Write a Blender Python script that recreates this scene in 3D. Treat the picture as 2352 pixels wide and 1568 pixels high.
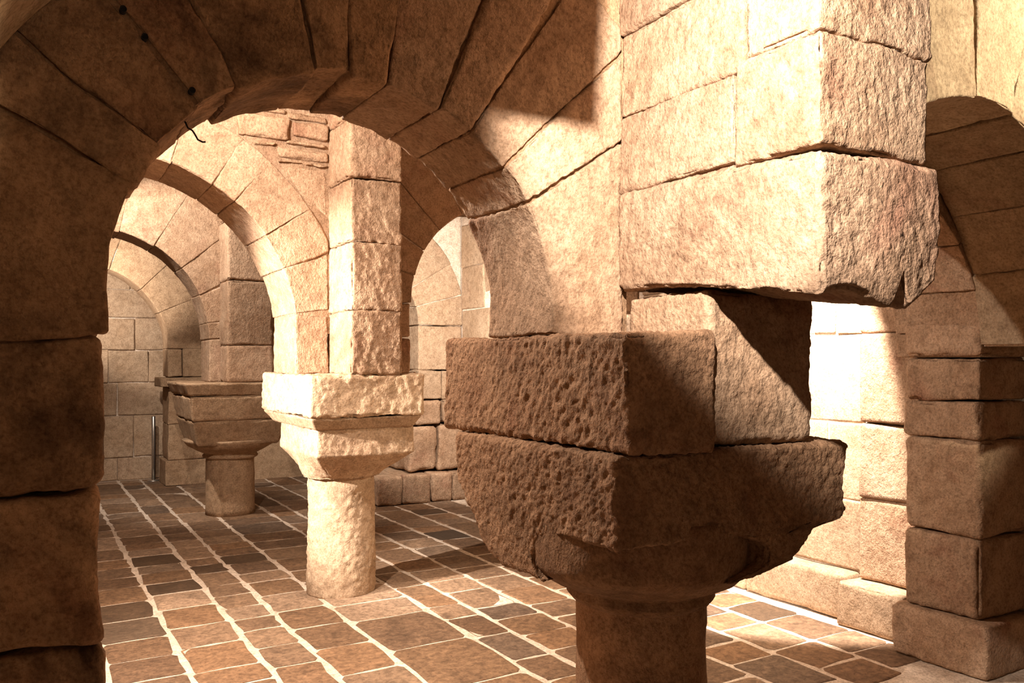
import bpy, math, random
import numpy as np
from math import cos, sin, radians, pi, sqrt, atan2

random.seed(7)
RNG = np.random.RandomState(11)
S = bpy.context.scene
COL = S.collection
for o in list(bpy.data.objects):
    bpy.data.objects.remove(o)

# ------------------------------------------------------------ camera, world, lights, exposure
cam_d = bpy.data.cameras.new('camera')
cam_d.sensor_width = 36.0
cam_d.lens = 1900 / 2352 * 36
cam_d.shift_y = 46 / 2352
cam_d.clip_start = 0.05
cam = bpy.data.objects.new('camera', cam_d)
cam.location = (0, 0, 1.45)
cam.rotation_euler = (pi / 2, 0, -radians(30.65))
COL.objects.link(cam)
S.camera = cam

S.view_settings.view_transform = 'Standard'
S.view_settings.look = 'None'
S.view_settings.gamma = 1
S.view_settings.use_curve_mapping = False
S.view_settings.exposure = 0.4

w = bpy.data.worlds.new('crypt_air')
S.world = w
w.use_nodes = True
w.node_tree.nodes['Background'].inputs[0].default_value = (1, .8, .6, 1)
w.node_tree.nodes['Background'].inputs[1].default_value = 0.02

WARM = (1.0, .91, .835)
def lamp(name, loc, power, kind='POINT', target=None, size=.04, angle=60, blend=.4, color=WARM):
    d = bpy.data.lights.new(name, kind)
    d.energy = power
    d.color = color
    d.shadow_soft_size = size
    o = bpy.data.objects.new(name, d)
    o.location = loc
    if kind == 'SPOT':
        d.spot_size = radians(angle)
        d.spot_blend = blend
    if target is not None:
        from mathutils import Vector
        v = Vector(target) - Vector(loc)
        o.rotation_euler = v.to_track_quat('-Z', 'Y').to_euler()
    COL.objects.link(o)
    return o

lamp('near_bay_spot', (.62, .86, 2.42), 440, 'SPOT', (1.72, 1.66, 2.17), .02, 63, .5)
lamp('near_bay_fill', (1.2, -1.5, 1.7), 8, 'POINT', size=.15, color=(1, .82, .62))  # added fill behind the viewer, lifts the dark levels
lamp('near_vault_fill', (.12, 1.28, 2.12), .9, 'POINT', size=.03, color=(1, .85, .65))  # added weak fill, grazes the dark pier and arch for relief
lamp('vault_uplight', (.45, .55, 2.0), 60, 'SPOT', (-.12, 1.45, 1.98), .03, 30, .3, color=(1, .84, .58))
lamp('near_aisle_spot', (3.72, .45, 2.74), 260, 'SPOT', (3.34, 1.9, 2.36), .025, 77, .35, color=(1, .9, .7))
lamp('second_bay_lamp', (.25, 3.75, 2.95), 270, 'POINT', size=.03)
lamp('second_bay_side_spot', (-.80, 4.36, 1.75), 1250, 'SPOT', (1.55, 4.80, 1.35), .02, 54, .5)
lamp('second_bay_floor_fill', (.30, 3.10, 2.95), 420, 'SPOT', (1.15, 4.15, 0), .03, 56, .8)  # extra spot added to brighten the paving
lamp('third_bay_spot', (.30, 7.15, 3.10), 280, 'SPOT', (1.40, 8.1, 2.1), .04, 84, .5)
lamp('last_bay_spot', (.40, 9.50, 2.25), 165, 'SPOT', (1.15, 11.0, 2.42), .04, 84, .5)
lamp('right_aisle_spot', (3.30, 3.00, 2.60), 1150, 'SPOT', (4.05, 3.60, .9), .03, 60, .25)
lamp('far_aisle_spot', (2.9, 6.0, 2.25), 330, 'SPOT', (3.7, 7.9, 1.7), .04, 80, .4)

# ------------------------------------------------------------ noise
_T = RNG.rand(65536).astype(np.float32)
def vnoise(p, seed=0):
    i = np.floor(p).astype(np.int64)
    f = (p - i).astype(np.float32)
    u = f * f * (3 - 2 * f)
    def h(dx, dy, dz):
        k = ((i[:, 0] + dx) * 73856093) ^ ((i[:, 1] + dy) * 19349663) ^ ((i[:, 2] + dz) * 83492791) ^ (seed * 2654435)
        k = (k ^ (k >> 13)) * 1274126177
        return _T[(k ^ (k >> 16)) & 65535]
    x0 = h(0, 0, 0) * (1 - u[:, 0]) + h(1, 0, 0) * u[:, 0]
    x1 = h(0, 1, 0) * (1 - u[:, 0]) + h(1, 1, 0) * u[:, 0]
    x2 = h(0, 0, 1) * (1 - u[:, 0]) + h(1, 0, 1) * u[:, 0]
    x3 = h(0, 1, 1) * (1 - u[:, 0]) + h(1, 1, 1) * u[:, 0]
    y0 = x0 * (1 - u[:, 1]) + x1 * u[:, 1]
    y1 = x2 * (1 - u[:, 1]) + x3 * u[:, 1]
    return (y0 * (1 - u[:, 2]) + y1 * u[:, 2]) * 2 - 1

# ------------------------------------------------------------ materials
def ramp(nt, stops, interp='LINEAR'):
    n = nt.nodes.new('ShaderNodeValToRGB')
    n.color_ramp.interpolation = interp
    els = n.color_ramp.elements
    while len(els) < len(stops):
        els.new(.5)
    for e, (p, c) in zip(els, stops):
        e.position = p
        e.color = (c[0], c[1], c[2], 1)
    return n

def noise(nt, vec, scale, detail=4, rough=.6, dist=0.0):
    n = nt.nodes.new('ShaderNodeTexNoise')
    n.inputs['Scale'].default_value = scale
    n.inputs['Detail'].default_value = detail
    n.inputs['Roughness'].default_value = rough
    n.inputs['Distortion'].default_value = dist
    nt.links.new(vec, n.inputs['Vector'])
    return n

def mix(nt, fac, a, b, mode='MIX'):
    n = nt.nodes.new('ShaderNodeMix')
    n.data_type = 'RGBA'
    n.blend_type = mode
    for s, v in ((n.inputs[0], fac), (n.inputs[6], a), (n.inputs[7], b)):
        if isinstance(v, (int, float)):
            s.default_value = v
        elif isinstance(v, tuple):
            s.default_value = (v[0], v[1], v[2], 1)
        else:
            nt.links.new(v, s)
    return n.outputs[2]

def math_n(nt, op, a, b=None):
    n = nt.nodes.new('ShaderNodeMath')
    n.operation = op
    for s, v in ((n.inputs[0], a), (n.inputs[1], b)):
        if v is None:
            continue
        if isinstance(v, (int, float)):
            s.default_value = v
        else:
            nt.links.new(v, s)
    return n.outputs[0]

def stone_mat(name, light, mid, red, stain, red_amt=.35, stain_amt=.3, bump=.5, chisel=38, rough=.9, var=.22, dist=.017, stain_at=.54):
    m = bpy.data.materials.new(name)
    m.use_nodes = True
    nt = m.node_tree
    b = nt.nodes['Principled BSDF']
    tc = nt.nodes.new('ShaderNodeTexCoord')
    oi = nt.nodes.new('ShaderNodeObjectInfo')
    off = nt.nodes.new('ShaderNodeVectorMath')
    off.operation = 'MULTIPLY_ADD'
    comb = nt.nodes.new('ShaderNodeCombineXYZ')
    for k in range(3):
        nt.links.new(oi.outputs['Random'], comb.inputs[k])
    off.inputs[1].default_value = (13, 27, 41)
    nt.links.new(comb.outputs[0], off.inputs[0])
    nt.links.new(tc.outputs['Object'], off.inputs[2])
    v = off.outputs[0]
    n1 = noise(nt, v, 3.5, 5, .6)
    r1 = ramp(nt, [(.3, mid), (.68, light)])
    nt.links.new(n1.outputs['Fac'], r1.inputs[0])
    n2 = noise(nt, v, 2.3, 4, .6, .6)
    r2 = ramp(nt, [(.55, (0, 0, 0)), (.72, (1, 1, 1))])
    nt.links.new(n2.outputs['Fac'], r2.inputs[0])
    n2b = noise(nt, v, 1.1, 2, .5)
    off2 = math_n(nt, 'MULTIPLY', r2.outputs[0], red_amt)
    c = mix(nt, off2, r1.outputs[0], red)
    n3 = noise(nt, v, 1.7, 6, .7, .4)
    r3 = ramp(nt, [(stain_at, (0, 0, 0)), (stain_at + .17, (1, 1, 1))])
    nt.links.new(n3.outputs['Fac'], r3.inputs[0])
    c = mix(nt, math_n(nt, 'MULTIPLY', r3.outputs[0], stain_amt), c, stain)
    # fine speckle
    n5 = noise(nt, v, 17, 4, .65, .3)
    r5 = ramp(nt, [(.32, (.70, .66, .62)), (.60, (1.08, 1.07, 1.06))])
    nt.links.new(n5.outputs['Fac'], r5.inputs[0])
    c = mix(nt, .85, c, r5.outputs[0], 'MULTIPLY')
    n4 = noise(nt, v, 85, 5, .75)
    r4 = ramp(nt, [(.34, (.52, .48, .45)), (.56, (1.06, 1.06, 1.06))])
    nt.links.new(n4.outputs['Fac'], r4.inputs[0])
    c = mix(nt, .85, c, r4.outputs[0], 'MULTIPLY')
    rv = ramp(nt, [(0, (1 - var, 1 - var * 1.05, 1 - var * 1.12)), (1, (1, 1, 1))])
    nt.links.new(oi.outputs['Random'], rv.inputs[0])
    c = mix(nt, 1.0, c, rv.outputs[0], 'MULTIPLY')
    nt.links.new(c, b.inputs['Base Color'])
    b.inputs['Roughness'].default_value = rough
    b.inputs['Specular IOR Level'].default_value = .15
    # tool marks and grain
    mp = nt.nodes.new('ShaderNodeMapping')
    mp.inputs['Scale'].default_value = (1, 1, .72)
    mp.inputs['Rotation'].default_value = (.35, .3, 0)
    nt.links.new(v, mp.inputs[0])
    t1 = noise(nt, mp.outputs[0], chisel, 4, .62, .25)
    t2 = noise(nt, v, chisel * 3.1, 3, .6)
    h = math_n(nt, 'ADD', t1.outputs['Fac'], math_n(nt, 'MULTIPLY', t2.outputs['Fac'], .35))
    bp = nt.nodes.new('ShaderNodeBump')
    bp.inputs['Strength'].default_value = bump
    bp.inputs['Distance'].default_value = dist
    nt.links.new(h, bp.inputs['Height'])
    nt.links.new(bp.outputs[0], b.inputs['Normal'])
    return m

LIGHT, MID, RED, STAIN = (.45, .308, .20), (.36, .222, .132), (.27, .115, .07), (.15, .083, .045)
M_STONE = stone_mat('warm_stone', LIGHT, MID, RED, STAIN, .6, .3, .6)
M_PALE = stone_mat('pale_stone', (.49, .352, .232), (.41, .275, .168), RED, STAIN, .18, .12, .4)
M_FAR = stone_mat('smooth_stone', (.42, .283, .17), (.34, .213, .12), (.29, .13, .065), STAIN, .3, .2, .3, 30)
M_ROUGH = stone_mat('pecked_stone', (.43, .29, .19), (.33, .205, .125), (.24, .10, .062), (.14, .076, .04), .75, .4, .6, 40)
M_CAP = stone_mat('brown_pecked_stone', (.39, .238, .138), (.29, .164, .09), (.21, .09, .047), (.115, .06, .032), .6, .6, .7, 42, stain_at=.5)
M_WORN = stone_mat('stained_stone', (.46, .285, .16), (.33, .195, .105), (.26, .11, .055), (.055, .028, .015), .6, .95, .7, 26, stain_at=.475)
M_MORTAR = stone_mat('lime_mortar', (.76, .63, .50), (.68, .54, .41), (.5, .37, .25), (.42, .3, .2), .15, .2, .4, 50, var=.08)
M_VAULT = stone_mat('vault_stone', (.43, .315, .20), (.35, .24, .145), RED, STAIN, .3, .3, .5, 20)

def tile_mat():
    m = bpy.data.materials.new('paving_stone')
    m.use_nodes = True
    nt = m.node_tree
    b = nt.nodes['Principled BSDF']
    tc = nt.nodes.new('ShaderNodeTexCoord')
    oi = nt.nodes.new('ShaderNodeObjectInfo')
    v = tc.outputs['Object']
    r = ramp(nt, [(0, (.22, .128, .07)), (.2, (.14, .08, .045)), (.38, (.31, .20, .125)), (.55, (.185, .11, .064)),
                  (.7, (.26, .145, .076)), (.86, (.125, .08, .052)), (1, (.35, .235, .155))])
    nt.links.new(oi.outputs['Random'], r.inputs[0])
    n1 = noise(nt, v, 5, 6, .7, 1.2)
    r1 = ramp(nt, [(.3, (.62, .60, .58)), (.7, (1.3, 1.28, 1.25))])
    nt.links.new(n1.outputs['Fac'], r1.inputs[0])
    c = mix(nt, 1, r.outputs[0], r1.outputs[0], 'MULTIPLY')
    n2 = noise(nt, v, 34, 4, .75, .5)
    r2 = ramp(nt, [(.36, (.5, .48, .46)), (.62, (1.25, 1.25, 1.22))])
    nt.links.new(n2.outputs['Fac'], r2.inputs[0])
    c = mix(nt, .8, c, r2.outputs[0], 'MULTIPLY')
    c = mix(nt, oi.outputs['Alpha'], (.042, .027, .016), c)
    nt.links.new(c, b.inputs['Base Color'])
    b.inputs['Roughness'].default_value = .74
    b.inputs['Specular IOR Level'].default_value = .25
    bp = nt.nodes.new('ShaderNodeBump')
    bp.inputs['Strength'].default_value = .35
    bp.inputs['Distance'].default_value = .008
    nt.links.new(math_n(nt, 'ADD', n2.outputs['Fac'], n1.outputs['Fac']), bp.inputs['Height'])
    nt.links.new(bp.outputs[0], b.inputs['Normal'])
    return m
M_TILE = tile_mat()

def plain(name, col, rough=.5, metal=0.0):
    m = bpy.data.materials.new(name)
    m.use_nodes = True
    nt = m.node_tree
    b = nt.nodes['Principled BSDF']
    tc = nt.nodes.new('ShaderNodeTexCoord')
    n = noise(nt, tc.outputs['Object'], 40, 3)
    r = ramp(nt, [(.3, tuple(c * .75 for c in col)), (.7, col)])
    nt.links.new(n.outputs['Fac'], r.inputs[0])
    nt.links.new(r.outputs[0], b.inputs['Base Color'])
    b.inputs['Roughness'].default_value = rough
    b.inputs['Metallic'].default_value = metal
    return m
M_IRON = plain('dark_iron', (.03, .022, .018), .6, .6)
M_HOLE = plain('hole_shade', (.012, .008, .006), .95)  # near-black standing in for the shade inside small holes
M_STEEL = plain('brushed_steel', (.62, .56, .48), .35, .9)

# ------------------------------------------------------------ object helpers
def link(o, parent=None):
    COL.objects.link(o)
    if parent is not None:
        o.parent = parent
    return o

def tag(o, label=None, cat=None, group=None, kind=None):
    for k, v in (('label', label), ('category', cat), ('group', group), ('kind', kind)):
        if v:
            o[k] = v
    return o

def empty(name, label, cat, loc, group=None, kind=None):
    o = bpy.data.objects.new(name, None)
    o.empty_display_size = .1
    o.location = loc
    link(o)
    return tag(o, label, cat, group, kind)

def mesh_obj(name, verts, faces, mat, parent=None, smooth=False):
    me = bpy.data.meshes.new(name)
    me.from_pydata([tuple(map(float, v)) for v in verts], [], [tuple(f) for f in faces])
    me.validate()
    me.update()
    me.materials.append(mat)
    if smooth:
        me.polygons.foreach_set('use_smooth', [True] * len(me.polygons))
    o = bpy.data.objects.new(name, me)
    link(o, parent)
    rebase(o, parent)
    return o

def rebase(o, parent):
    """keep world coordinates although the parent Empty stands elsewhere"""
    if parent is not None:
        o.matrix_parent_inverse = parent_world(parent).inverted()

def parent_world(p):
    from mathutils import Matrix
    m = Matrix.Translation(p.location)
    if p.parent is not None:
        m = parent_world(p.parent) @ p.matrix_parent_inverse @ m
    return m

_lat = {}
def lattice(nu, nv, nw):
    key = (nu, nv, nw)
    if key in _lat:
        return _lat[key]
    ids, faces = {}, []
    def vid(i, j, k):
        t = (i, j, k)
        if t not in ids:
            ids[t] = len(ids)
        return ids[t]
    for k, flip in ((0, True), (nw, False)):
        for i in range(nu):
            for j in range(nv):
                q = [vid(i, j, k), vid(i + 1, j, k), vid(i + 1, j + 1, k), vid(i, j + 1, k)]
                faces.append(q[::-1] if flip else q)
    for j, flip in ((0, False), (nv, True)):
        for i in range(nu):
            for k in range(nw):
                q = [vid(i, j, k), vid(i + 1, j, k), vid(i + 1, j, k + 1), vid(i, j, k + 1)]
                faces.append(q[::-1] if flip else q)
    for i, flip in ((0, True), (nu, False)):
        for j in range(nv):
            for k in range(nw):
                q = [vid(i, j, k), vid(i, j + 1, k), vid(i, j + 1, k + 1), vid(i, j, k + 1)]
                faces.append(q[::-1] if flip else q)
    _lat[key] = (np.array(list(ids.keys()), np.int32), np.array(faces, np.int32))
    return _lat[key]

_seed = [0]
def stone(name, parent, mat, fn, dims, sp=.05, r=.009, amp=.004, warp=.007, chip=.006, freq=42, label=None, sub=True):
    """one dressed stone: a box lattice with rounded worn edges, bent through fn and pecked along its normals"""
    _seed[0] += 1
    sd = _seed[0]
    dims = np.array(dims, float)
    r = min(r, dims.min() * .3)
    axes = []
    for a in dims:
        n = max(1, int(round((a - 2 * r) / sp)))
        inner = np.linspace(r, a - r, n + 1)
        if sp >= .012 and a > 6 * r:
            mid = inner[(inner > r * 1.7 + sp * .4) & (inner < a - r * 1.7 - sp * .4)]
            inner = np.concatenate([[r, r * 1.7], mid, [a - r * 1.7, a - r]])
        ax = np.concatenate([[0, ], [r * .35], inner, [a - r * .35], [a]])
        axes.append(ax)
    ijk, faces = lattice(*[len(a) - 1 for a in axes])
    p = np.stack([axes[d][ijk[:, d]] for d in range(3)], 1) - dims / 2
    inn = dims / 2 - r
    q = np.clip(p, -inn, inn)
    d = p - q
    n = np.linalg.norm(d, axis=1)
    edge = (np.abs(d) > 1e-9).sum(1) >= 2
    nz = n > 1e-9
    d[nz] *= (r / n[nz])[:, None]
    p = q + d
    uvw = p / dims + .5
    P = fn(uvw)
    c = fn(np.array([[.5, .5, .5], [.6, .5, .5], [.5, .6, .5], [.5, .5, .6]]))
    J = np.linalg.det(c[1:] - c[0])
    if J < 0:
        faces = faces[:, ::-1]
    # normals
    a, b2 = P[faces[:, 2]] - P[faces[:, 0]], P[faces[:, 3]] - P[faces[:, 1]]
    fnrm = np.cross(a, b2)
    N = np.zeros_like(P)
    for k in range(4):
        np.add.at(N, faces[:, k], fnrm)
    N /= np.maximum(np.linalg.norm(N, axis=1), 1e-12)[:, None]
    X = P + sd * 7.31
    disp = warp * vnoise(X * 5.0, sd)
    if sp < .06:
        T = X * np.array([1, 1, .72]) + np.stack([X[:, 2] * .35] * 3, 1) * np.array([1, 1, 0])
        freq = freq * 1.45
        t = vnoise(T * freq, sd + 1)
        disp += amp * (.18 - .7 * np.abs(t)) + amp * .75 * vnoise(T * freq * .8 + 31.7, sd + 9) * (1 + .7 * vnoise(X * 9, sd + 8)) + amp * .4 * vnoise(X * freq * 2.1, sd + 2)
    e = np.clip(vnoise(X * 13, sd + 5) - .12, 0, 1) * 1.6 + np.clip(vnoise(X * 38, sd + 6), 0, 1) * .5
    disp -= chip * np.where(edge, e, 0)
    P = P + N * disp[:, None]
    me = bpy.data.meshes.new(name)
    me.vertices.add(len(P))
    me.vertices.foreach_set('co', P.astype(np.float32).ravel())
    nf = len(faces)
    me.loops.add(nf * 4)
    me.polygons.add(nf)
    me.loops.foreach_set('vertex_index', faces.astype(np.int32).ravel())
    me.polygons.foreach_set('loop_start', np.arange(0, nf * 4, 4, dtype=np.int32))
    me.polygons.foreach_set('use_smooth', np.ones(nf, bool))
    me.update(calc_edges=True)
    me.materials.append(mat)
    o = bpy.data.objects.new(name, me)
    link(o, parent)
    rebase(o, parent)
    if label:
        o['label'] = label
    return o

def hexa(x0, x1, y0, y1, z0, z1, jit=.0, skew=None):
    c = np.array([[x, y, z] for x in (x0, x1) for y in (y0, y1) for z in (z0, z1)], float)
    if jit:
        c += RNG.uniform(-jit, jit, c.shape)
    if skew is not None:
        c = skew(c)
    def f(t):
        u, v, w2 = t[:, 0:1], t[:, 1:2], t[:, 2:3]
        return ((1 - u) * ((1 - v) * ((1 - w2) * c[0] + w2 * c[1]) + v * ((1 - w2) * c[2] + w2 * c[3])) +
                u * ((1 - v) * ((1 - w2) * c[4] + w2 * c[5]) + v * ((1 - w2) * c[6] + w2 * c[7])))
    return f, (abs(x1 - x0), abs(y1 - y0), abs(z1 - z0))

def box_stone(name, parent, mat, b, gap=.004, jit=.006, **k):
    f, d = hexa(b[0] + gap, b[1] - gap, b[2] + gap, b[3] - gap, b[4] + gap, b[5] - gap, jit)
    return stone(name, parent, mat, f, d, **k)

def plain_box(name, parent, mat, b):
    v = [(x, y, z) for x in b[0:2] for y in b[2:4] for z in b[4:6]]
    f = [(0, 1, 3, 2), (4, 6, 7, 5), (0, 4, 5, 1), (2, 3, 7, 6), (0, 2, 6, 4), (1, 5, 7, 3)]
    return mesh_obj(name, v, f, mat, parent)

def quad_prism(corners, z0, z1):
    """map for a stone whose plan is any quadrilateral (counter-clockwise corners)"""
    c = np.array(corners, float)
    def f(t):
        u, v, w2 = t[:, 0:1], t[:, 1:2], t[:, 2:3]
        xy = (1 - u) * ((1 - v) * c[0] + v * c[3]) + u * ((1 - v) * c[1] + v * c[2])
        return np.concatenate([xy, z0 + w2 * (z1 - z0)], 1)
    d = (np.linalg.norm(c[1] - c[0]), np.linalg.norm(c[3] - c[0]), z1 - z0)
    return f, d

def rmax(th, xc, zc, R1, xlo, xhi, ztop):
    r = R1
    if cos(th) > 1e-6:
        r = min(r, (xhi - xc) / cos(th))
    if cos(th) < -1e-6:
        r = min(r, (xlo - xc) / cos(th))
    if sin(th) > 1e-6:
        r = min(r, (ztop - zc) / sin(th))
    return r

def voussoir(parent, mat, xc, zc, R0, R1, y0, y1, t0, t1, xlo, xhi, ztop=9, gap=.002, **k):
    g = gap / R0
    a0, a1 = radians(t0) + g, radians(t1) - g
    j = RNG.uniform(-1, 1, 6)
    dr, dy = j[0] * .007, j[1] * .007
    rm = (R0 + rmax((a0 + a1) / 2, xc, zc, R1, xlo, xhi, ztop)) / 2
    def f(t):
        th = a0 + t[:, 0] * (a1 - a0)
        ro = np.array([rmax(x, xc, zc, R1, xlo, xhi, ztop) for x in th]) - gap
        rr = R0 + dr + t[:, 1] * (ro - R0 - dr)
        th2 = th + (j[2] * .012 * (1 - t[:, 0]) + j[3] * .012 * t[:, 0]) * (t[:, 1] - .0)
        return np.stack([xc + rr * np.cos(th2), y0 + dy + t[:, 2] * (y1 - y0 - 2 * dy), zc + rr * np.sin(th2)], 1)
    th = (a0 + a1) / 2
    return stone('voussoir', parent, mat, f, (rm * (a1 - a0), 2 * (rm - R0), y1 - y0), **k)

def arch_core(name, parent, mat, xc, zc, R, xlo, xhi, ztop, y0, y1, t0=0, t1=180):
    ths = sorted(set([radians(t) for t in np.linspace(t0, t1, 49)] +
                     [atan2(ztop - zc, xhi - xc), atan2(ztop - zc, xlo - xc)]))
    V, F = [], []
    for th in ths:
        ro = rmax(th, xc, zc, 99, xlo, xhi, ztop)
        for y in (y0, y1):
            V.append((xc + R * cos(th), y, zc + R * sin(th)))
            V.append((xc + ro * cos(th), y, zc + ro * sin(th)))
    n = len(ths)
    for i in range(n - 1):
        a, b = i * 4, i * 4 + 4
        F += [(a, a + 1, b + 1, b), (a + 2, b + 2, b + 3, a + 3), (a, b, b + 2, a + 2), (a + 1, a + 3, b + 3, b + 1)]
    F += [(0, 2, 3, 1), ((n - 1) * 4, (n - 1) * 4 + 1, (n - 1) * 4 + 3, (n - 1) * 4 + 2)]
    return mesh_obj(name, V, F, mat, parent)

def lathe(name, parent, mat, cx, cy, prof, seg=48, amp=.004, freq=30, sp=None, label=None, caps=True, bulge=None):
    """turned stone, profile of (radius, height), pecked"""
    _seed[0] += 1
    sd = _seed[0]
    if sp:
        pr = [prof[0]]
        for (r0, z0), (r1, z1) in zip(prof, prof[1:]):
            n = max(1, int(math.hypot(r1 - r0, z1 - z0) / sp))
            pr += [(r0 + (r1 - r0) * i / n, z0 + (z1 - z0) * i / n) for i in range(1, n + 1)]
    else:
        pr = prof
    pr = np.array(pr)
    a = np.linspace(0, 2 * pi, seg, endpoint=False)
    RR = np.repeat(pr[:, 0:1], seg, 1)
    if bulge:
        RR = RR * (1 + np.clip((pr[:, 1:2] - bulge[0]) / bulge[1], 0, 1) * bulge[2] * np.clip(np.cos(a - bulge[3]), 0, 1)[None] ** 3)
    P = np.stack([(cx + RR * np.cos(a)).ravel(), (cy + RR * np.sin(a)).ravel(),
                  np.repeat(pr[:, 1], seg)], 1)
    N = np.stack([np.tile(np.cos(a), len(pr)), np.tile(np.sin(a), len(pr)), np.zeros(len(P))], 1)
    X = P + sd * 3.7
    P = P + N * (amp * vnoise(X * freq, sd) + amp * .6 * vnoise(X * freq * 2.2, sd + 1) + amp * 1.6 * vnoise(X * 6, sd + 2))[:, None]
    m = len(pr)
    F = [(i * seg + j, i * seg + (j + 1) % seg, (i + 1) * seg + (j + 1) % seg, (i + 1) * seg + j) for i in range(m - 1) for j in range(seg)]
    if caps:
        F += [tuple(range(seg))[::-1], tuple((m - 1) * seg + j for j in range(seg))]
    o = mesh_obj(name, P, F, mat, parent, True)
    if label:
        o['label'] = label
    return o

def tube(name, parent, mat, pts, rad, seg=8):
    from mathutils import Vector
    pts = [Vector(p) for p in pts]
    V, F = [], []
    for i, p in enumerate(pts):
        d = (pts[min(i + 1, len(pts) - 1)] - pts[max(i - 1, 0)]).normalized()
        up = Vector((0, 0, 1)) if abs(d.z) < .9 else Vector((1, 0, 0))
        s1 = d.cross(up).normalized()
        s2 = d.cross(s1).normalized()
        for j in range(seg):
            t = 2 * pi * j / seg
            V.append(p + s1 * cos(t) * rad + s2 * sin(t) * rad)
    for i in range(len(pts) - 1):
        for j in range(seg):
            F.append((i * seg + j, i * seg + (j + 1) % seg, (i + 1) * seg + (j + 1) % seg, (i + 1) * seg + j))
    F += [tuple(range(seg))[::-1], tuple((len(pts) - 1) * seg + j for j in range(seg))]
    return mesh_obj(name, V, F, mat, parent, True)

# ------------------------------------------------------------ floor
floor = tag(plain_box('floor', None, M_MORTAR, (-1.6, 4.6, -2.2, 11.6, -.2, 0)), 'mortar bed of the paved crypt floor', None, None, 'structure')
del floor['label']
strips = [-.62, -.30, .02, .34, .672, 1.004, 1.25, 1.57, 2.04, 2.27, 2.585, 2.90, 3.22, 3.54, 3.86]
tiles = []
fixed = {7: [2.45, 2.9, 3.3, 3.86, 4.40, 4.74, 5.1]}
for si in range(len(strips) - 1):
    x0, x1 = strips[si], strips[si + 1]
    y = 2.3 + random.random() * .2
    fx = fixed.get(si)
    if fx:
        ys = list(fx)
        y = ys[-1]
    else:
        ys = [y]
    while ys[-1] < 11.0:
        step = random.uniform(.22, .40) * (1.0 if ys[-1] < 7 else 1.25)
        ys.append(ys[-1] + step)
    for ya, yb in zip(ys, ys[1:]):
        xm, ym = (x0 + x1) / 2, (ya + yb) / 2
        if xm < .077 * ym - .25:
            continue
        if math.hypot(xm - 1.745, ym - 5.07) < .12 or math.hypot(xm - 1.77, ym - 2.148) < .1 or math.hypot(xm - 1.72, ym - 8.2) < .1:
            continue
        tiles.append((x0, x1, ya, min(yb, 11.05)))
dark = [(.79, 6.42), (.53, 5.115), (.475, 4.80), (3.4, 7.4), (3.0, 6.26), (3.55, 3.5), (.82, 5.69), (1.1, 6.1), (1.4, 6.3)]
def tile_geo(x0, x1, ya, yb):
    g = .015
    cx, cy, hx, hy = (x0 + x1) / 2, (ya + yb) / 2, (x1 - x0) / 2 - .0165, (yb - ya) / 2 - .0085
    h = random.uniform(.0015, .006)
    tx, ty = random.uniform(-.002, .002), random.uniform(-.002, .002)
    out = []
    for px, py in ((-1, -.86), (-.9, -1), (.1, -1), (.9, -1), (1, -.86), (1, .1), (1, .86), (.9, 1), (-.1, 1), (-.9, 1), (-1, .86), (-1, -.1)):
        out.append((cx + px * hx + random.uniform(-.011, .009) , cy + py * hy + random.uniform(-.010, .008)))
    n = len(out)
    V = [(x, y, -.02) for x, y in out]
    V += [(x, y, h * .55) for x, y in out]
    V += [(cx + (x - cx) * .93, cy + (y - cy) * .93, h + tx * (x - cx) / hx + ty * (y - cy) / hy) for x, y in out]
    V.append((cx, cy, h + .001))
    F = []
    for i in range(n):
        j = (i + 1) % n
        F += [(i, j, n + j, n + i), (n + i, n + j, 2 * n + j, 2 * n + i), (2 * n + i, 2 * n + j, 3 * n)]
    return V, F
tiles.sort(key=lambda t: t[2])
rest_v, rest_f = [], []
for i, t in enumerate(tiles):
    V, F = tile_geo(*t)
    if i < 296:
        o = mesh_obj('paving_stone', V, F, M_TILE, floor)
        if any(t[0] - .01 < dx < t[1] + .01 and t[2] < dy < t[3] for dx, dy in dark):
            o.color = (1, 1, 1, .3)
    else:
        k = len(rest_v)
        rest_v += V
        rest_f += [tuple(a + k for a in f) for f in F]
if rest_v:
    tag(mesh_obj('far_paving', rest_v, rest_f, M_TILE, floor), kind='stuff')

# ------------------------------------------------------------ outer walls
def coursed(parent, mat, horizontal, plane, depth, lo, hi, courses, seams, **k):
    """ashlar on a vertical plane: horizontal = 'x' (wall runs along X, faces -Y) or 'y' (runs along Y, faces -X or +X)"""
    for ci, (z0, z1) in enumerate(zip(courses, courses[1:])):
        ss = [lo] + [s for s in seams[ci % len(seams)] if lo + .1 < s < hi - .1] + [hi]
        for a, b in zip(ss, ss[1:]):
            p = plane + random.uniform(-.006, .006)
            bx = (a, b, p, p + depth, z0, z1) if horizontal == 'x' else (min(p, p + depth), max(p, p + depth), a, b, z0, z1)
            box_stone('stone', parent, mat, bx, **k)

wb = tag(plain_box('wall_back', None, M_MORTAR, (-1.6, 4.25, 11.13, 11.5, 0, 3.2)), kind='structure')
coursed(wb, M_PALE, 'x', 11.1, .2, -.6, 4.0, [0, .28, .79, 1.19, 1.59, 1.985, 2.33, 2.75, 3.2],
        [[.3, 1.0, 1.5, 2.3, 3.1], [0, .62, 1.18, 1.8, 2.6, 3.3], [.4, 1.0, 1.6, 2.2, 3.0], [.1, .9, 1.35, 2.0, 2.8],
         [.3, 1.196, 1.7, 2.5, 3.2], [0, .8, 1.6, 2.2, 3.0], [.4, 1.147, 1.9, 2.7, 3.4]], sp=.12, warp=.008, chip=.008)

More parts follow.
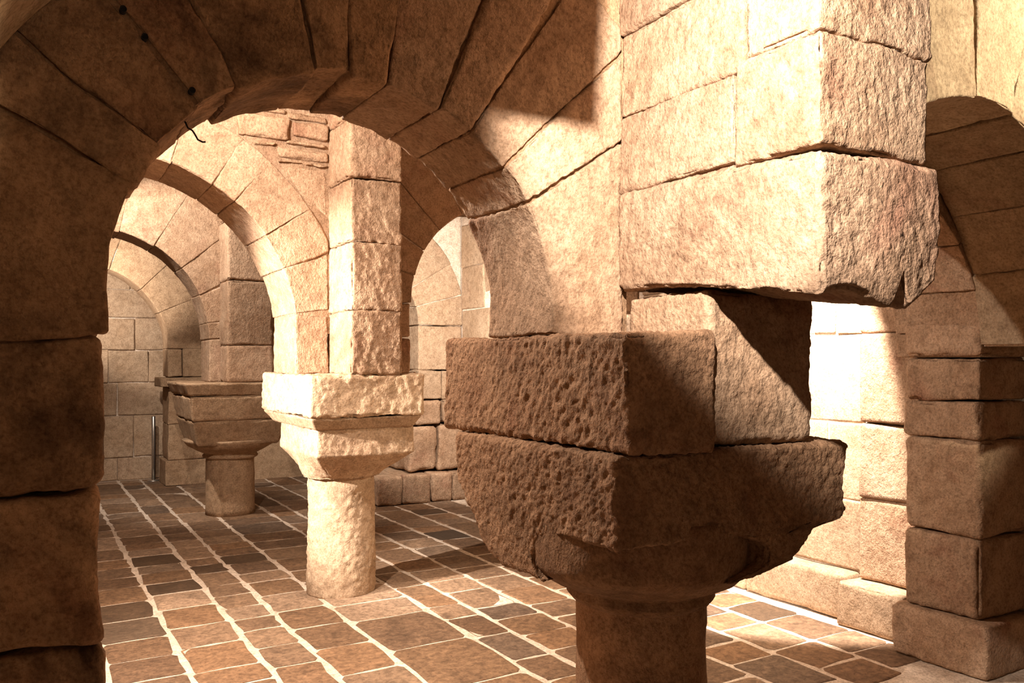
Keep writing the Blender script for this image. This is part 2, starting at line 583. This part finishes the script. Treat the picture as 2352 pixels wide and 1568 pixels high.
wr = tag(plain_box('wall_right', None, M_MORTAR, (4.065, 4.6, 2.56, 11.12, 0, 3.2)), kind='structure')
wn = tag(plain_box('wall_right', None, M_MORTAR, (4.24, 4.6, -2.2, 2.55, 0, 3.2)), kind='structure')
coursed(wr, M_PALE, 'y', 4.05, .2, 2.97, 4.9, [.27, .66, 1.1, 1.605, 1.95, 2.4, 2.9],
        [[3.7, 4.3], [3.22, 4.0], [3.45, 4.1], [3.16, 3.32, 3.9], [3.4, 4.2], [3.6]], sp=.09, warp=.007, chip=.006)
coursed(wr, M_PALE, 'y', 4.05, .2, 5.5, 7.895, [.27, .7, 1.15, 1.6, 2.0, 2.45, 2.9],
        [[6.0, 6.7, 7.4], [5.9, 6.5, 7.2], [6.2, 6.9, 7.5], [5.8, 6.4, 7.1]], sp=.12, warp=.007, chip=.006)
coursed(wr, M_FAR, 'y', 4.05, .2, 8.45, 11.1, [.27, .7, 1.15, 1.6, 2.0, 2.45, 2.9], [[9.2, 10], [8.9, 9.6, 10.4]], sp=.2, warp=.007)
coursed(wn, M_PALE, 'y', 4.22, .04, -1.8, 2.15, [0, .4, .9, 1.3, 1.8, 2.3, 2.9], [[-1, 0, 1], [-.5, .5, 1.4]], sp=.3, warp=.007)
for a, b in ((3.0, 3.75), (3.75, 4.6), (4.6, 4.95), (5.5, 6.3), (6.3, 7.05), (7.05, 7.6)):      # projecting plinth stones
    box_stone('plinth_stone', wr, M_PALE, (3.93, 4.2, a, b, 0, .27), sp=.07, r=.02, warp=.006, chip=.012)
# flat pilaster strip of the right wall
for z0, z1 in ((.25, .70), (.70, 1.11), (1.11, 1.605), (1.605, 1.9), (1.9, 2.4), (2.4, 2.9)):
    box_stone('stone', wr, M_STONE, (3.99, 4.2, 2.6, 2.97, z0, z1), sp=.06, r=.016, warp=.006, chip=.008)
box_stone('plinth_stone', wr, M_PALE, (3.86, 4.2, 2.6, 3.02, 0, .25), sp=.05, r=.02, warp=.006, chip=.012)

wl = tag(plain_box('wall_left', None, M_MORTAR, (-1.6, -1.22, -2.2, 11.12, 0, 3.2)), kind='structure')
coursed(wl, M_FAR, 'y', -1.2, -.1, 2.5, 11.1, [0, .5, 1.0, 1.5, 2.0, 2.6, 3.2], [[3.4, 4.5, 5.6, 6.8, 8, 9.3], [3, 4, 5.2, 6.3, 7.4, 8.8, 10]], sp=.4, warp=.006)
tag(plain_box('wall_rear', None, M_FAR, (-1.6, 4.6, -2.4, -2.2, 0, 3.3)), kind='structure')

# vaults: shells over the camera bay and over the bays beyond
def shell(name, prof, y0, y1, th=.12, mat=M_VAULT):
    V, F = [], []
    for (x, z) in prof:
        V += [(x, y0, z), (x, y1, z), (x, y0, z + th), (x, y1, z + th)]
    for i in range(len(prof) - 1):
        a, b = 4 * i, 4 * i + 4
        F += [(a, b, b + 1, a + 1), (a + 2, a + 3, b + 3, b + 2), (a, a + 2, b + 2, b), (a + 1, b + 1, b + 3, a + 3)]
    n = 4 * (len(prof) - 1)
    F += [(0, 1, 3, 2), (n, n + 2, n + 3, n + 1)]
    o = mesh_obj(name, V, F, mat)
    return tag(o, kind='structure')
left = [(.76 + .95 * cos(t), 1.60 + .95 * sin(t)) for t in np.linspace(pi * 1.02, pi * .66, 16)]
shell('ceiling', left + [(.6, 2.62), (.9, 2.80), (1.2, 3.0), (1.5, 3.21), (4.5, 3.22)], -2.2, 2.06)
shell('ceiling', [(-1.6, 3.21), (-.8, 3.45), (.3, 3.55), (1.2, 3.42), (1.75, 3.21), (2.4, 3.38), (3.2, 3.38), (4.6, 3.21)], 2.06, 11.2)

# ------------------------------------------------------------ foreground column
C1 = (1.77, 2.148)
col1 = empty('stone_column', 'nearest short column with a huge pecked block capital, in shadow', 'column', (C1[0], C1[1], 0))
lathe('shaft', col1, M_CAP, *C1, [(.222, 0), (.218, .25), (.212, .66), (.216, .70)], 96, .003, 26, .02)
lathe('neck_bell', col1, M_CAP, *C1, [(.20, .66), (.228, .675), (.245, .695), (.238, .715), (.265, .732), (.33, .765), (.372, .82), (.38, .91), (.38, 1.0)], 96, .004, 16, .02, bulge=(.73, .11, .40, -pi * .75))

def cap_fn():
    X0, X1, Y0, Y1 = 1.31, 2.225, 1.685, 2.615
    ztop = 1.205
    def f(t):
        u, v, w2 = t[:, 0], t[:, 1], t[:, 2]
        d = np.hypot(u * .40, v * .56)
        inside = np.clip((np.minimum(u * .40, v * .56) - .07) / .05, 0, 1)
        lift = np.where(d < .335, .150 * np.sqrt(np.clip(1 - (d / .335) ** 4, 0, 1)), 0)
        lift = np.maximum(lift, .12 * inside)
        far = .02 * np.clip(u * 1.0, 0, 1)
        zb = .806 + lift + far
        z = zb + w2 * (ztop - zb)
        # the two far sides slope in towards the shaft; the near corner stays upright
        xk = np.interp(z, [.80, .825, .86, .90, .945, .962, .985, 1.03, 1.205], [1.70, 1.80, 1.975, 2.03, 2.07, 2.20, 2.222, 2.205, 2.225])
        yk = np.interp(z, [.80, .815, .86, .93, 1.035, 1.06, 1.205], [2.24, 2.32, 2.40, 2.47, 2.585, 2.605, 2.615])
        return np.stack([X0 + u * (xk - X0), Y0 + v * (yk - Y0), z], 1)
    return f, (X1 - X0, Y1 - Y0, .40)
f, d = cap_fn()
stone('capital', col1, M_CAP, f, d, sp=.0055, r=.018, amp=.0055, warp=.007, chip=.014, freq=50)
box_stone('impost_block', col1, M_CAP, (1.33, 1.645, 1.668, 2.735, 1.208, 1.53), gap=.002, jit=.008, sp=.0055, r=.014, amp=.0052, warp=.007, chip=.012, freq=50)
box_stone('impost_block', col1, M_ROUGH, (1.66, 2.26, 2.1, 2.6, 1.205, 1.60), sp=.06)

# ------------------------------------------------------------ springer and overhanging pilaster above it
pil = empty('pilaster', 'sunlit rough pilaster overhanging the nearest capital with broken underside'.replace('sunlit', 'brightly lit'), 'pilaster', (1.85, 1.7, 1.60))
plain_box('mortar', pil, M_ROUGH, (1.64, 2.0, 1.60, 2.07, 1.70, 3.0))
box_stone('springer_stone', col1, M_STONE, (1.652, 2.075, 1.70, 2.075, 1.21, 1.655), sp=.007, r=.018, amp=.0045, warp=.008, chip=.014, freq=34)

def overhang():
    def f(t):
        u, v, w2 = t[:, 0], t[:, 1], t[:, 2]
        zb = 1.672 - .075 * (1 - v) ** 1.5 + .022 * np.sin(u * 7.0) * (1 - v) + .05 * np.clip((u - .75) / .25, 0, 1) * (1 - v)
        notch = .085 * np.exp(-((u - .66) / .05) ** 2) * np.clip(1 - v / .25, 0, 1)
        zb = zb + notch
        z = zb + w2 * (1.979 - .022 * (1 - v) - zb)
        x = 1.615 + u * (.455 + .02 * np.sin(w2 * 3))
        y = 1.300 + v * .775
        return np.stack([x, y, z], 1)
    return f, (.46, .775, .34)
f, d = overhang()
stone('overhanging_stone', pil, M_ROUGH, f, d, sp=.006, r=.018, amp=.0036, warp=.010, chip=.018, freq=38)
# side stones between the arch face and the corner, then the corner stones
for b, m in (((1.62, 2.0, 1.585, 2.075, 1.977, 2.217), M_ROUGH), ((1.62, 2.0, 1.55, 2.075, 2.217, 2.475), M_STONE), ((1.62, 2.0, 1.55, 2.075, 2.475, 2.95), M_STONE)):
    box_stone('stone', pil, m, b, gap=.001, jit=.005, sp=.007, r=.008, amp=.0035, warp=.007, chip=.008, freq=36)
for b in ((1.618, 2.045, 1.305, 1.585, 1.962, 2.235), (1.618, 2.06, 1.305, 1.55, 2.235, 2.52), (1.618, 2.05, 1.305, 1.55, 2.52, 2.95)):
    box_stone('stone', pil, M_STONE, b, gap=0, jit=.004, sp=.0065, r=.012, amp=.0034, warp=.007, chip=.014, freq=38)

# ------------------------------------------------------------ front arch and its left pier
fa = empty('stone_arch', 'large dark foreground arch framing the crypt from left pier to nearest column', 'arch', (.76, 2.25, 1.53))
A1 = dict(xc=.76, zc=1.60, R0=.60, R1=1.25, y0=2.07, y1=2.44)
ang = [-6.4, 31.6, 43.2, 56.5, 67, 82.5, 92, 101, 120.6, 131, 144.5, 154, 188.2]
for k, (t0, t1) in enumerate(zip(ang, ang[1:])):
    near = k < 5
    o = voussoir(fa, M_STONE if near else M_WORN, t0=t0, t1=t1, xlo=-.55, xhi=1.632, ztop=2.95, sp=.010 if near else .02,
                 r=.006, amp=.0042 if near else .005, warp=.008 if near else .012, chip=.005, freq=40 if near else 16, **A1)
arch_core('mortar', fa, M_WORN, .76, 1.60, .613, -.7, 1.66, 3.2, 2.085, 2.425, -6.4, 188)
def hole_disc(px, pz, y=2.062, r=.0075):  # flush black disc painted as the darkness of a putlog hole
    V, F, n = [], [], 12
    for i in range(n):
        t = 2 * pi * i / n
        V += [(px + r * cos(t), y + .02, pz + r * sin(t)), (px + r * cos(t), y, pz + r * sin(t)), (px + r * .7 * cos(t), y + .004, pz + r * .7 * sin(t))]
    for i in range(n):
        a, b = 3 * i, 3 * ((i + 1) % n)
        F += [(a, b, b + 1, a + 1), (a + 1, b + 1, b + 2, a + 2)]
    F.append(tuple(3 * i + 2 for i in range(n)))
    mesh_obj('dark_hole_disc', V, F, M_HOLE, fa)
for a, b in ((.243, 2.196), (.346, 2.09), (.198, 2.25)):
    hole_disc(a, b)

pier = empty('stone_pier', 'dark stained square pier filling the left edge of the view', 'pier', (-.17, 2.25, 0))
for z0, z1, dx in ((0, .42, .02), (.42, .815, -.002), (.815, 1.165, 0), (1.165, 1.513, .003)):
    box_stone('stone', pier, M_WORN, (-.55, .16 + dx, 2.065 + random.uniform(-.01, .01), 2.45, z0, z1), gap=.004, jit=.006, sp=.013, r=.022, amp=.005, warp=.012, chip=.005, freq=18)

hk = tag(tube('iron_hook', None, M_IRON, [(.345, 2.16, 2.04), (.352, 2.16, 2.025), (.362, 2.158, 2.020), (.368, 2.156, 2.010), (.374, 2.154, 1.998), (.385, 2.152, 1.993), (.392, 2.151, 1.994)], .0022),
         'thin bent iron hook hanging from the underside of the dark foreground arch', 'hook')

# unseen piece added over the viewer's head to cast the front arch shadow
light_blocker = empty('shade_blocker', 'unseen piece added overhead to shade the front arch', 'light_blocker', (.3, 1.4, 2.2))
rp = [(-.12, 1.64), (-.09, 1.85), (-.02, 2.04), (.08, 2.20), (.30, 2.26), (.60, 2.312), (1.0, 2.312)]
tp = [(-.17, 1.66), (-.14, 1.88), (-.05, 2.08), (.09, 2.25), (.30, 2.43), (.6, 2.60), (1.03, 2.86)]
V, F = [], []
for (a, b), (c, e) in zip(rp, tp):
    V += [(a, 1.36, b), (a, 1.46, b), (c, 1.36, e), (c, 1.46, e)]
for i in range(len(rp) - 1):
    p, q = 4 * i, 4 * i + 4
    F += [(p, q, q + 1, p + 1), (p + 2, p + 3, q + 3, q + 2), (p, p + 2, q + 2, q), (p + 1, q + 1, q + 3, p + 3)]
n = 4 * (len(rp) - 1)
F += [(0, 1, 3, 2), (n, n + 2, n + 3, n + 1)]
mesh_obj('blocker_slab', V, F, M_VAULT, light_blocker)

pr2 = empty('stone_pier', 'squared pier on the right wall hidden behind the nearest column', 'pier', (3.8, 5.2, 0))
pl2 = empty('stone_pier', 'left pier carrying the lit second nave arch', 'pier', (-.65, 5.2, 0))

pr3 = empty('stone_pier', 'rough far pier on a low plinth in the right aisle', 'pier', (3.8, 8.2, 0))
pl3 = empty('stone_pier', 'left pier carrying the third nave arch', 'pier', (-.6, 8.4, 0))
pl4 = empty('stone_pier', 'left pier carrying the last nave arch', 'pier', (-.7, 10.5, 0))
# ------------------------------------------------------------ middle column
C2 = (1.745, 5.07)
col2 = empty('stone_column', 'middle pale column with two-tier capital, brightly lit from the left', 'column', (C2[0], C2[1], 0))
lathe('shaft', col2, M_PALE, *C2, [(.216, 0), (.213, .3), (.206, .71), (.203, .735), (.212, .75)], 110, .0055, 38, .013)
box_stone('impost_block', col2, M_PALE, (1.388, 2.085, 4.55, 5.66, 1.125, 1.372), gap=0, jit=.006, sp=.011, r=.016, amp=.008, warp=.01, chip=.012, freq=28)
def taper(x0, x1, y0, y1, z0, z1, a, b, c, dd):
    def f(t):
        u, v, w2 = t[:, 0], t[:, 1], t[:, 2]
        X0, X1 = a + w2 * (x0 - a), b + w2 * (x1 - b)
        Y0, Y1 = c + w2 * (y0 - c), dd + w2 * (y1 - dd)
        return np.stack([X0 + u * (X1 - X0), Y0 + v * (Y1 - Y0), z0 + w2 * (z1 - z0)], 1)
    return f, (x1 - x0, y1 - y0, z1 - z0)
f, d = taper(1.395, 2.075, 4.565, 5.64, 1.055, 1.127, 1.44, 2.04, 4.625, 5.5)
stone('impost_chamfer', col2, M_PALE, f, d, sp=.03, r=.01, warp=.006, chip=.01)
def cap2():
    def f(t):
        u, v, w2 = t[:, 0], t[:, 1], t[:, 2]
        lowr = np.clip((u - .62) / .1, 0, 1) * (1 - v)           # broken front edge
        z = .735 + w2 * (1.065 - .735)
        s = np.clip((.90 - z) / .165, 0, 1)
        cx, cy = 1.745, 5.06
        X = 1.45 + u * (2.06 - 1.45)
        Y = 4.635 + v * (5.43 - 4.635)
        dx, dy = X - cx, Y - cy
        rr = np.hypot(dx, dy) + 1e-6
        lim = .235 / np.maximum(rr, .235)
        # square block above, drawn in to a round neck below
        mx = 1 - s * (1 - lim)
        return np.stack([cx + dx * mx, cy + dy * mx, z], 1)
    return f, (.61, .74, .33)
f, d = cap2()
stone('capital', col2, M_PALE, f, d, sp=.011, r=.012, amp=.0055, warp=.006, chip=.01, freq=30)

pil2 = empty('pilaster', 'tall slim pilaster rising from the middle column, left side white with light', 'pilaster', (1.78, 4.75, 1.372))
for z0, z1 in ((1.372, 1.744), (1.744, 2.141), (2.141, 2.512), (2.512, 2.86), (2.86, 3.15)):
    box_stone('stone', pil2, M_STONE, (1.622, 1.942, 4.548, 5.0, z0, z1), gap=.002, jit=.005, sp=.0095, r=.012, amp=.0055, warp=.007, chip=.01, freq=30)

na2 = empty('stone_arch', 'lit nave arch springing left from the middle column', 'arch', (.44, 5.2, 1.372))
A2 = dict(xc=.44, zc=1.62, R0=.98, R1=1.31, y0=4.94, y1=5.47)
ang = [6.8, 22.9, 35.5, 50.8, 59.4, 73.4, 88, 101, 114, 128, 142, 156, 170, 180]
for k, (t0, t1) in enumerate(zip(ang, ang[1:])):
    voussoir(na2, M_STONE, t0=t0, t1=t1, xlo=-.75, xhi=1.622, sp=.02 if k < 6 else .05, r=.006, amp=.003, warp=.007, chip=.005, freq=34, **A2)
box_stone('stone', na2, M_STONE, (1.418, 1.622, 4.94, 5.47, 1.372, 1.738), gap=.003, sp=.02, warp=.006)
box_stone('stone', pl2, M_STONE, (-.75, -.54, 4.94, 5.47, 0, 1.62), gap=.003, sp=.1, warp=.006)
arch_core('mortar', na2, M_STONE, .44, 1.62, .992, -1.19, 1.66, 3.2, 4.954, 5.46)
# small masonry over that arch
for b in ((1.07, 1.380, 2.765, 2.905), (1.388, 1.615, 2.79, 2.90), (1.10, 1.36, 2.912, 2.952), (1.37, 1.615, 2.907, 2.955), (1.0, 1.3, 2.96, 3.12), (1.3, 1.615, 2.96, 3.12),
          (.55, 1.0, 2.95, 3.15), (.75, 1.06, 2.935, 2.965),
          (1.30, 1.615, 2.665, 2.735), (1.36, 1.61, 2.742, 2.785), (1.16, 1.30, 2.72, 2.75), (1.31, 1.46, 2.632, 2.658), (1.47, 1.615, 2.635, 2.66)):
    box_stone('rubble_stone', na2, M_STONE, (b[0], b[1], 4.924 + random.uniform(-.008, .008), 5.1, b[2], b[3]), gap=.007, jit=.01, sp=.025, r=.014, amp=.005, warp=.008, chip=.012, freq=26)
f, d = quad_prism([(1.345, 0), (1.615, 0), (1.615, .3), (1.50, .26)], 0, 1)
def backing(t):
    u, v, w2 = t[:, 0:1], t[:, 1:2], t[:, 2:3]
    c = np.array([(1.50, 2.39), (1.612, 2.34), (1.612, 2.625), (1.33, 2.625)])
    xz = (1 - u) * ((1 - v) * c[0] + v * c[3]) + u * ((1 - v) * c[1] + v * c[2])
    return np.concatenate([xz[:, 0:1], 4.952 + w2 * .15, xz[:, 1:2]], 1)
stone('rubble_stone', na2, M_STONE, backing, (.2, .26, .15), sp=.02, r=.012, amp=.004, warp=.006, chip=.01, freq=30)

ra2 = empty('stone_arch', 'brown shaded aisle arch springing right from the middle column', 'arch', (2.86, 5.2, 1.372))
A2r = dict(xc=2.86, zc=1.83, R0=.69, R1=1.25, y0=4.94, y1=5.47)
ang = [0, 20, 40, 60, 80, 100, 118, 135, 150, 165, 180]
for t0, t1 in zip(ang, ang[1:]):
    voussoir(ra2, M_STONE, t0=t0, t1=t1, xlo=1.942, xhi=4.05, sp=.03, r=.006, amp=.002, warp=.006, chip=.005, freq=30, **A2r)
arch_core('mortar', ra2, M_MORTAR, 2.86, 1.83, .703, 1.66, 4.05, 3.2, 4.954, 5.46)
for x0, x1, z0, z1 in ((1.942, 2.168, 1.372, 1.60), (1.942, 2.168, 1.60, 1.83), (3.552, 4.05, 0, .5), (3.552, 4.05, .5, .95), (3.552, 4.05, .95, 1.4), (3.552, 4.05, 1.4, 1.83)):
    box_stone('stone', pr2 if x0 > 3 else ra2, M_STONE, (x0, x1, 4.94, 5.47, z0, z1), gap=.003, sp=.04, warp=.006)

# ------------------------------------------------------------ far column and arches
C3 = (1.72, 8.20)
col3 = empty('stone_column', 'far column under a three-tier capital in dim light', 'column', (C3[0], C3[1], 0))
lathe('shaft', col3, M_FAR, *C3, [(.228, 0), (.222, .3), (.218, .56)], 40, .003, 18, .05)
lathe('neck_bell', col3, M_FAR, *C3, [(.22, .53), (.25, .545), (.255, .56), (.24, .58), (.30, .61), (.38, .655), (.43, .72)], 40, .004, 12, .03)
f, d = taper(1.30, 2.16, 7.76, 8.66, .68, .915, 1.36, 2.08, 7.84, 8.52)
stone('capital', col3, M_FAR, f, d, sp=.04, r=.02, warp=.007, chip=.012)
f, d = taper(1.27, 2.20, 7.72, 8.70, .915, 1.135, 1.30, 2.17, 7.76, 8.66)
stone('impost_block', col3, M_FAR, f, d, sp=.04, r=.016, warp=.007, chip=.012)
f, d = taper(1.22, 2.25, 7.68, 8.75, 1.14, 1.255, 1.27, 2.20, 7.73, 8.70)
stone('impost_block', col3, M_FAR, f, d, sp=.04, r=.014, warp=.007, chip=.014)

pil3 = empty('pilaster', 'smooth pilaster of tall stones above the far column', 'pilaster', (1.8, 8.0, 1.255))
for z0, z1 in ((1.255, 1.60), (1.60, 2.20), (2.20, 2.75), (2.75, 3.2)):
    box_stone('stone', pil3, M_STONE, (1.62, 2.04, 7.85, 8.25, z0, z1), gap=.003, sp=.022, r=.018, amp=.004, warp=.008, chip=.012, freq=22)

na3 = empty('stone_arch', 'third arch of the nave springing left from the far column', 'arch', (.55, 8.4, 1.255))
A3 = dict(xc=.55, zc=1.66, R0=.98, R1=1.8, y0=8.2, y1=8.66)
ang = [0, 9, 25, 42, 60, 78, 94, 112, 130, 148, 164, 180]
for t0, t1 in zip(ang, ang[1:]):
    voussoir(na3, M_STONE, t0=t0, t1=t1, xlo=-.7, xhi=1.64, sp=.035, r=.006, amp=.003, warp=.007, chip=.005, freq=24, **A3)
for z0, z1 in ((1.255, 1.66),):
    box_stone('stone', na3, M_STONE, (1.53, 1.64, 8.2, 8.66, z0, z1), gap=.003, sp=.04)
box_stone('stone', pl3, M_STONE, (-.7, -.43, 8.2, 8.66, 0, 1.66), sp=.2)
arch_core('mortar', na3, M_MORTAR, .55, 1.66, .993, -1.19, 1.70, 3.2, 8.214, 8.65)

ra3 = empty('stone_arch', 'far aisle arch resting on the bright right wall', 'arch', (2.86, 8.2, 0))
A3r = dict(xc=2.86, zc=1.83, R0=.69, R1=1.25, y0=7.9, y1=8.45)
ang = [0, 16, 32, 50, 68, 86, 104, 122, 140, 160, 180]
for t0, t1 in zip(ang, ang[1:]):
    voussoir(ra3, M_PALE, t0=t0, t1=t1, xlo=2.04, xhi=4.06, sp=.035, r=.006, amp=.003, warp=.007, chip=.005, freq=24, **A3r)
arch_core('mortar', ra3, M_MORTAR, 2.86, 1.83, .703, 1.70, 4.05, 3.2, 7.913, 8.44)
for x0, x1, z0, z1 in ((2.04, 2.168, 1.255, 1.83), (3.55, 3.82, 1.05, 1.36), (3.82, 4.06, 1.05, 1.36), (3.55, 4.06, 1.36, 1.83)):
    box_stone('stone', pr3 if x0 > 3 else ra3, M_PALE, (x0, x1, 7.9, 8.45, z0, z1), gap=.004, sp=.04, warp=.007)
for x0, x1, z0, z1 in ((3.50, 3.80, .78, 1.05), (3.80, 4.06, .80, 1.05), (3.42, 3.74, .31, .78), (3.74, 4.06, .31, .80)):
    box_stone('stone', pr3, M_STONE, (x0, x1, 7.84, 8.45, z0, z1), gap=.006, jit=.012, sp=.03, r=.03, amp=.006, warp=.014, chip=.02, freq=14)
for x0, x1 in ((3.02, 3.30), (3.30, 3.62), (3.62, 3.86), (3.86, 4.06)):
    box_stone('plinth_stone', pr3, M_STONE, (x0, x1, 7.72, 8.5, 0, .30), gap=.004, jit=.006, sp=.03, r=.02, amp=.004, warp=.01, chip=.014, freq=14)

na4 = empty('stone_arch', 'last nave arch against the pale back wall', 'arch', (.52, 10.5, 0))
A4 = dict(xc=.52, zc=1.60, R0=.94, R1=1.5, y0=10.3, y1=10.74)
ang = [0, 26, 46, 70, 92, 114, 136, 158, 180]
for t0, t1 in zip(ang, ang[1:]):
    voussoir(na4, M_FAR, t0=t0, t1=t1, xlo=-.9, xhi=2.0, sp=.05, r=.006, amp=.002, warp=.006, chip=.005, freq=20, **A4)
arch_core('mortar', na4, M_MORTAR, .52, 1.60, .955, -1.19, 2.0, 3.2, 10.32, 10.72)
for x0, x1, y0, z0, z1 in ((1.46, 1.62, 10.3, 1.27, 1.60), (1.62, 2.02, 10.28, 1.27, 1.60), (1.36, 2.1, 10.2, 1.15, 1.27), (1.46, 2.05, 10.3, .72, 1.15), (1.46, 2.05, 10.3, .3, .72), (1.42, 2.08, 10.26, 0, .3)):
    box_stone('stone', na4, M_FAR, (x0, x1, y0, 10.75, z0, z1), gap=.004, sp=.05, warp=.008, chip=.01)
box_stone('stone', pl4, M_FAR, (-.9, -.42, 10.3, 10.74, 0, 1.60), sp=.3)
plain_box('wall_back', None, M_FAR, (2.05, 4.08, 10.35, 10.7, 0, 3.2))['kind'] = 'structure'

post = empty('barrier_post', 'slim upright metal post in front of the dim back wall', 'post', (1.375, 10.86, 0))
lathe('pole', post, M_STEEL, 1.375, 10.86, [(.022, .02), (.022, .78), (.016, .79)], 16, 0)
lathe('base_plate', post, M_STEEL, 1.375, 10.86, [(.07, 0), (.07, .012), (.03, .02), (.022, .022)], 20, 0)

# ------------------------------------------------------------ right aisle arch of the near bay, and the right pier
ra1 = empty('stone_arch', 'yellowish aisle arch at the top right over a dark soffit', 'arch', (2.92, 2.0, 1.5))
A1r = dict(xc=2.92, zc=1.52, R0=.86, R1=1.7, y0=1.67, y1=2.17)
ang = [0, 22, 42, 60, 76, 92, 108, 128, 150]
for t0, t1 in zip(ang, ang[1:]):
    voussoir(ra1, M_VAULT, t0=t0, t1=t1, xlo=2.05, xhi=4.06, ztop=2.98, sp=.016, r=.006, amp=.004, warp=.009, chip=.005, freq=22, **A1r)
ang = [0, 9, 24, 42, 62, 82, 102, 124, 150]
for t0, t1 in zip(ang, ang[1:]):
    voussoir(ra1, M_STONE, xc=3.05, zc=1.47, R0=.75, R1=1.5, y0=2.17, y1=2.60, t0=t0, t1=t1, xlo=2.06, xhi=4.06, ztop=2.9, sp=.022, r=.006, amp=.003, warp=.012, chip=.005, freq=16)
arch_core('mortar', ra1, M_MORTAR, 2.92, 1.52, .878, 2.07, 4.05, 3.2, 1.692, 2.16, 0, 150)
arch_core('mortar', ra1, M_MORTAR, 3.05, 1.47, .77, 2.07, 4.05, 3.2, 2.192, 2.59, 0, 150)

rp_ = empty('stone_pier', 'shadowed right pier of squared courses on a plain plinth', 'pier', (3.95, 2.35, 0))
def rp_stone(z0, z1, out=0.0, name='stone', m=M_STONE, **k):
    c = [(3.79 - out, 2.17 - out), (4.2, 2.17 - out), (4.2, 2.55 + out), (3.775 - out, 2.55 + out * .6)]
    j = RNG.uniform(-.006, .006, 8).reshape(4, 2)
    f, d = quad_prism(np.array(c) + j, z0 + .003, z1 - .003)
    return stone(name, rp_, m, f, d, **k)
for z0, z1 in ((.25, .63), (.63, 1.083), (1.083, 1.262), (1.262, 1.472), (1.472, 1.635)):
    rp_stone(z0, z1, sp=.016, r=.02, amp=.004, warp=.009, chip=.012, freq=24)
rp_stone(0, .25, .05, 'plinth', sp=.02, r=.018, amp=.003, warp=.007, chip=.01, freq=24)
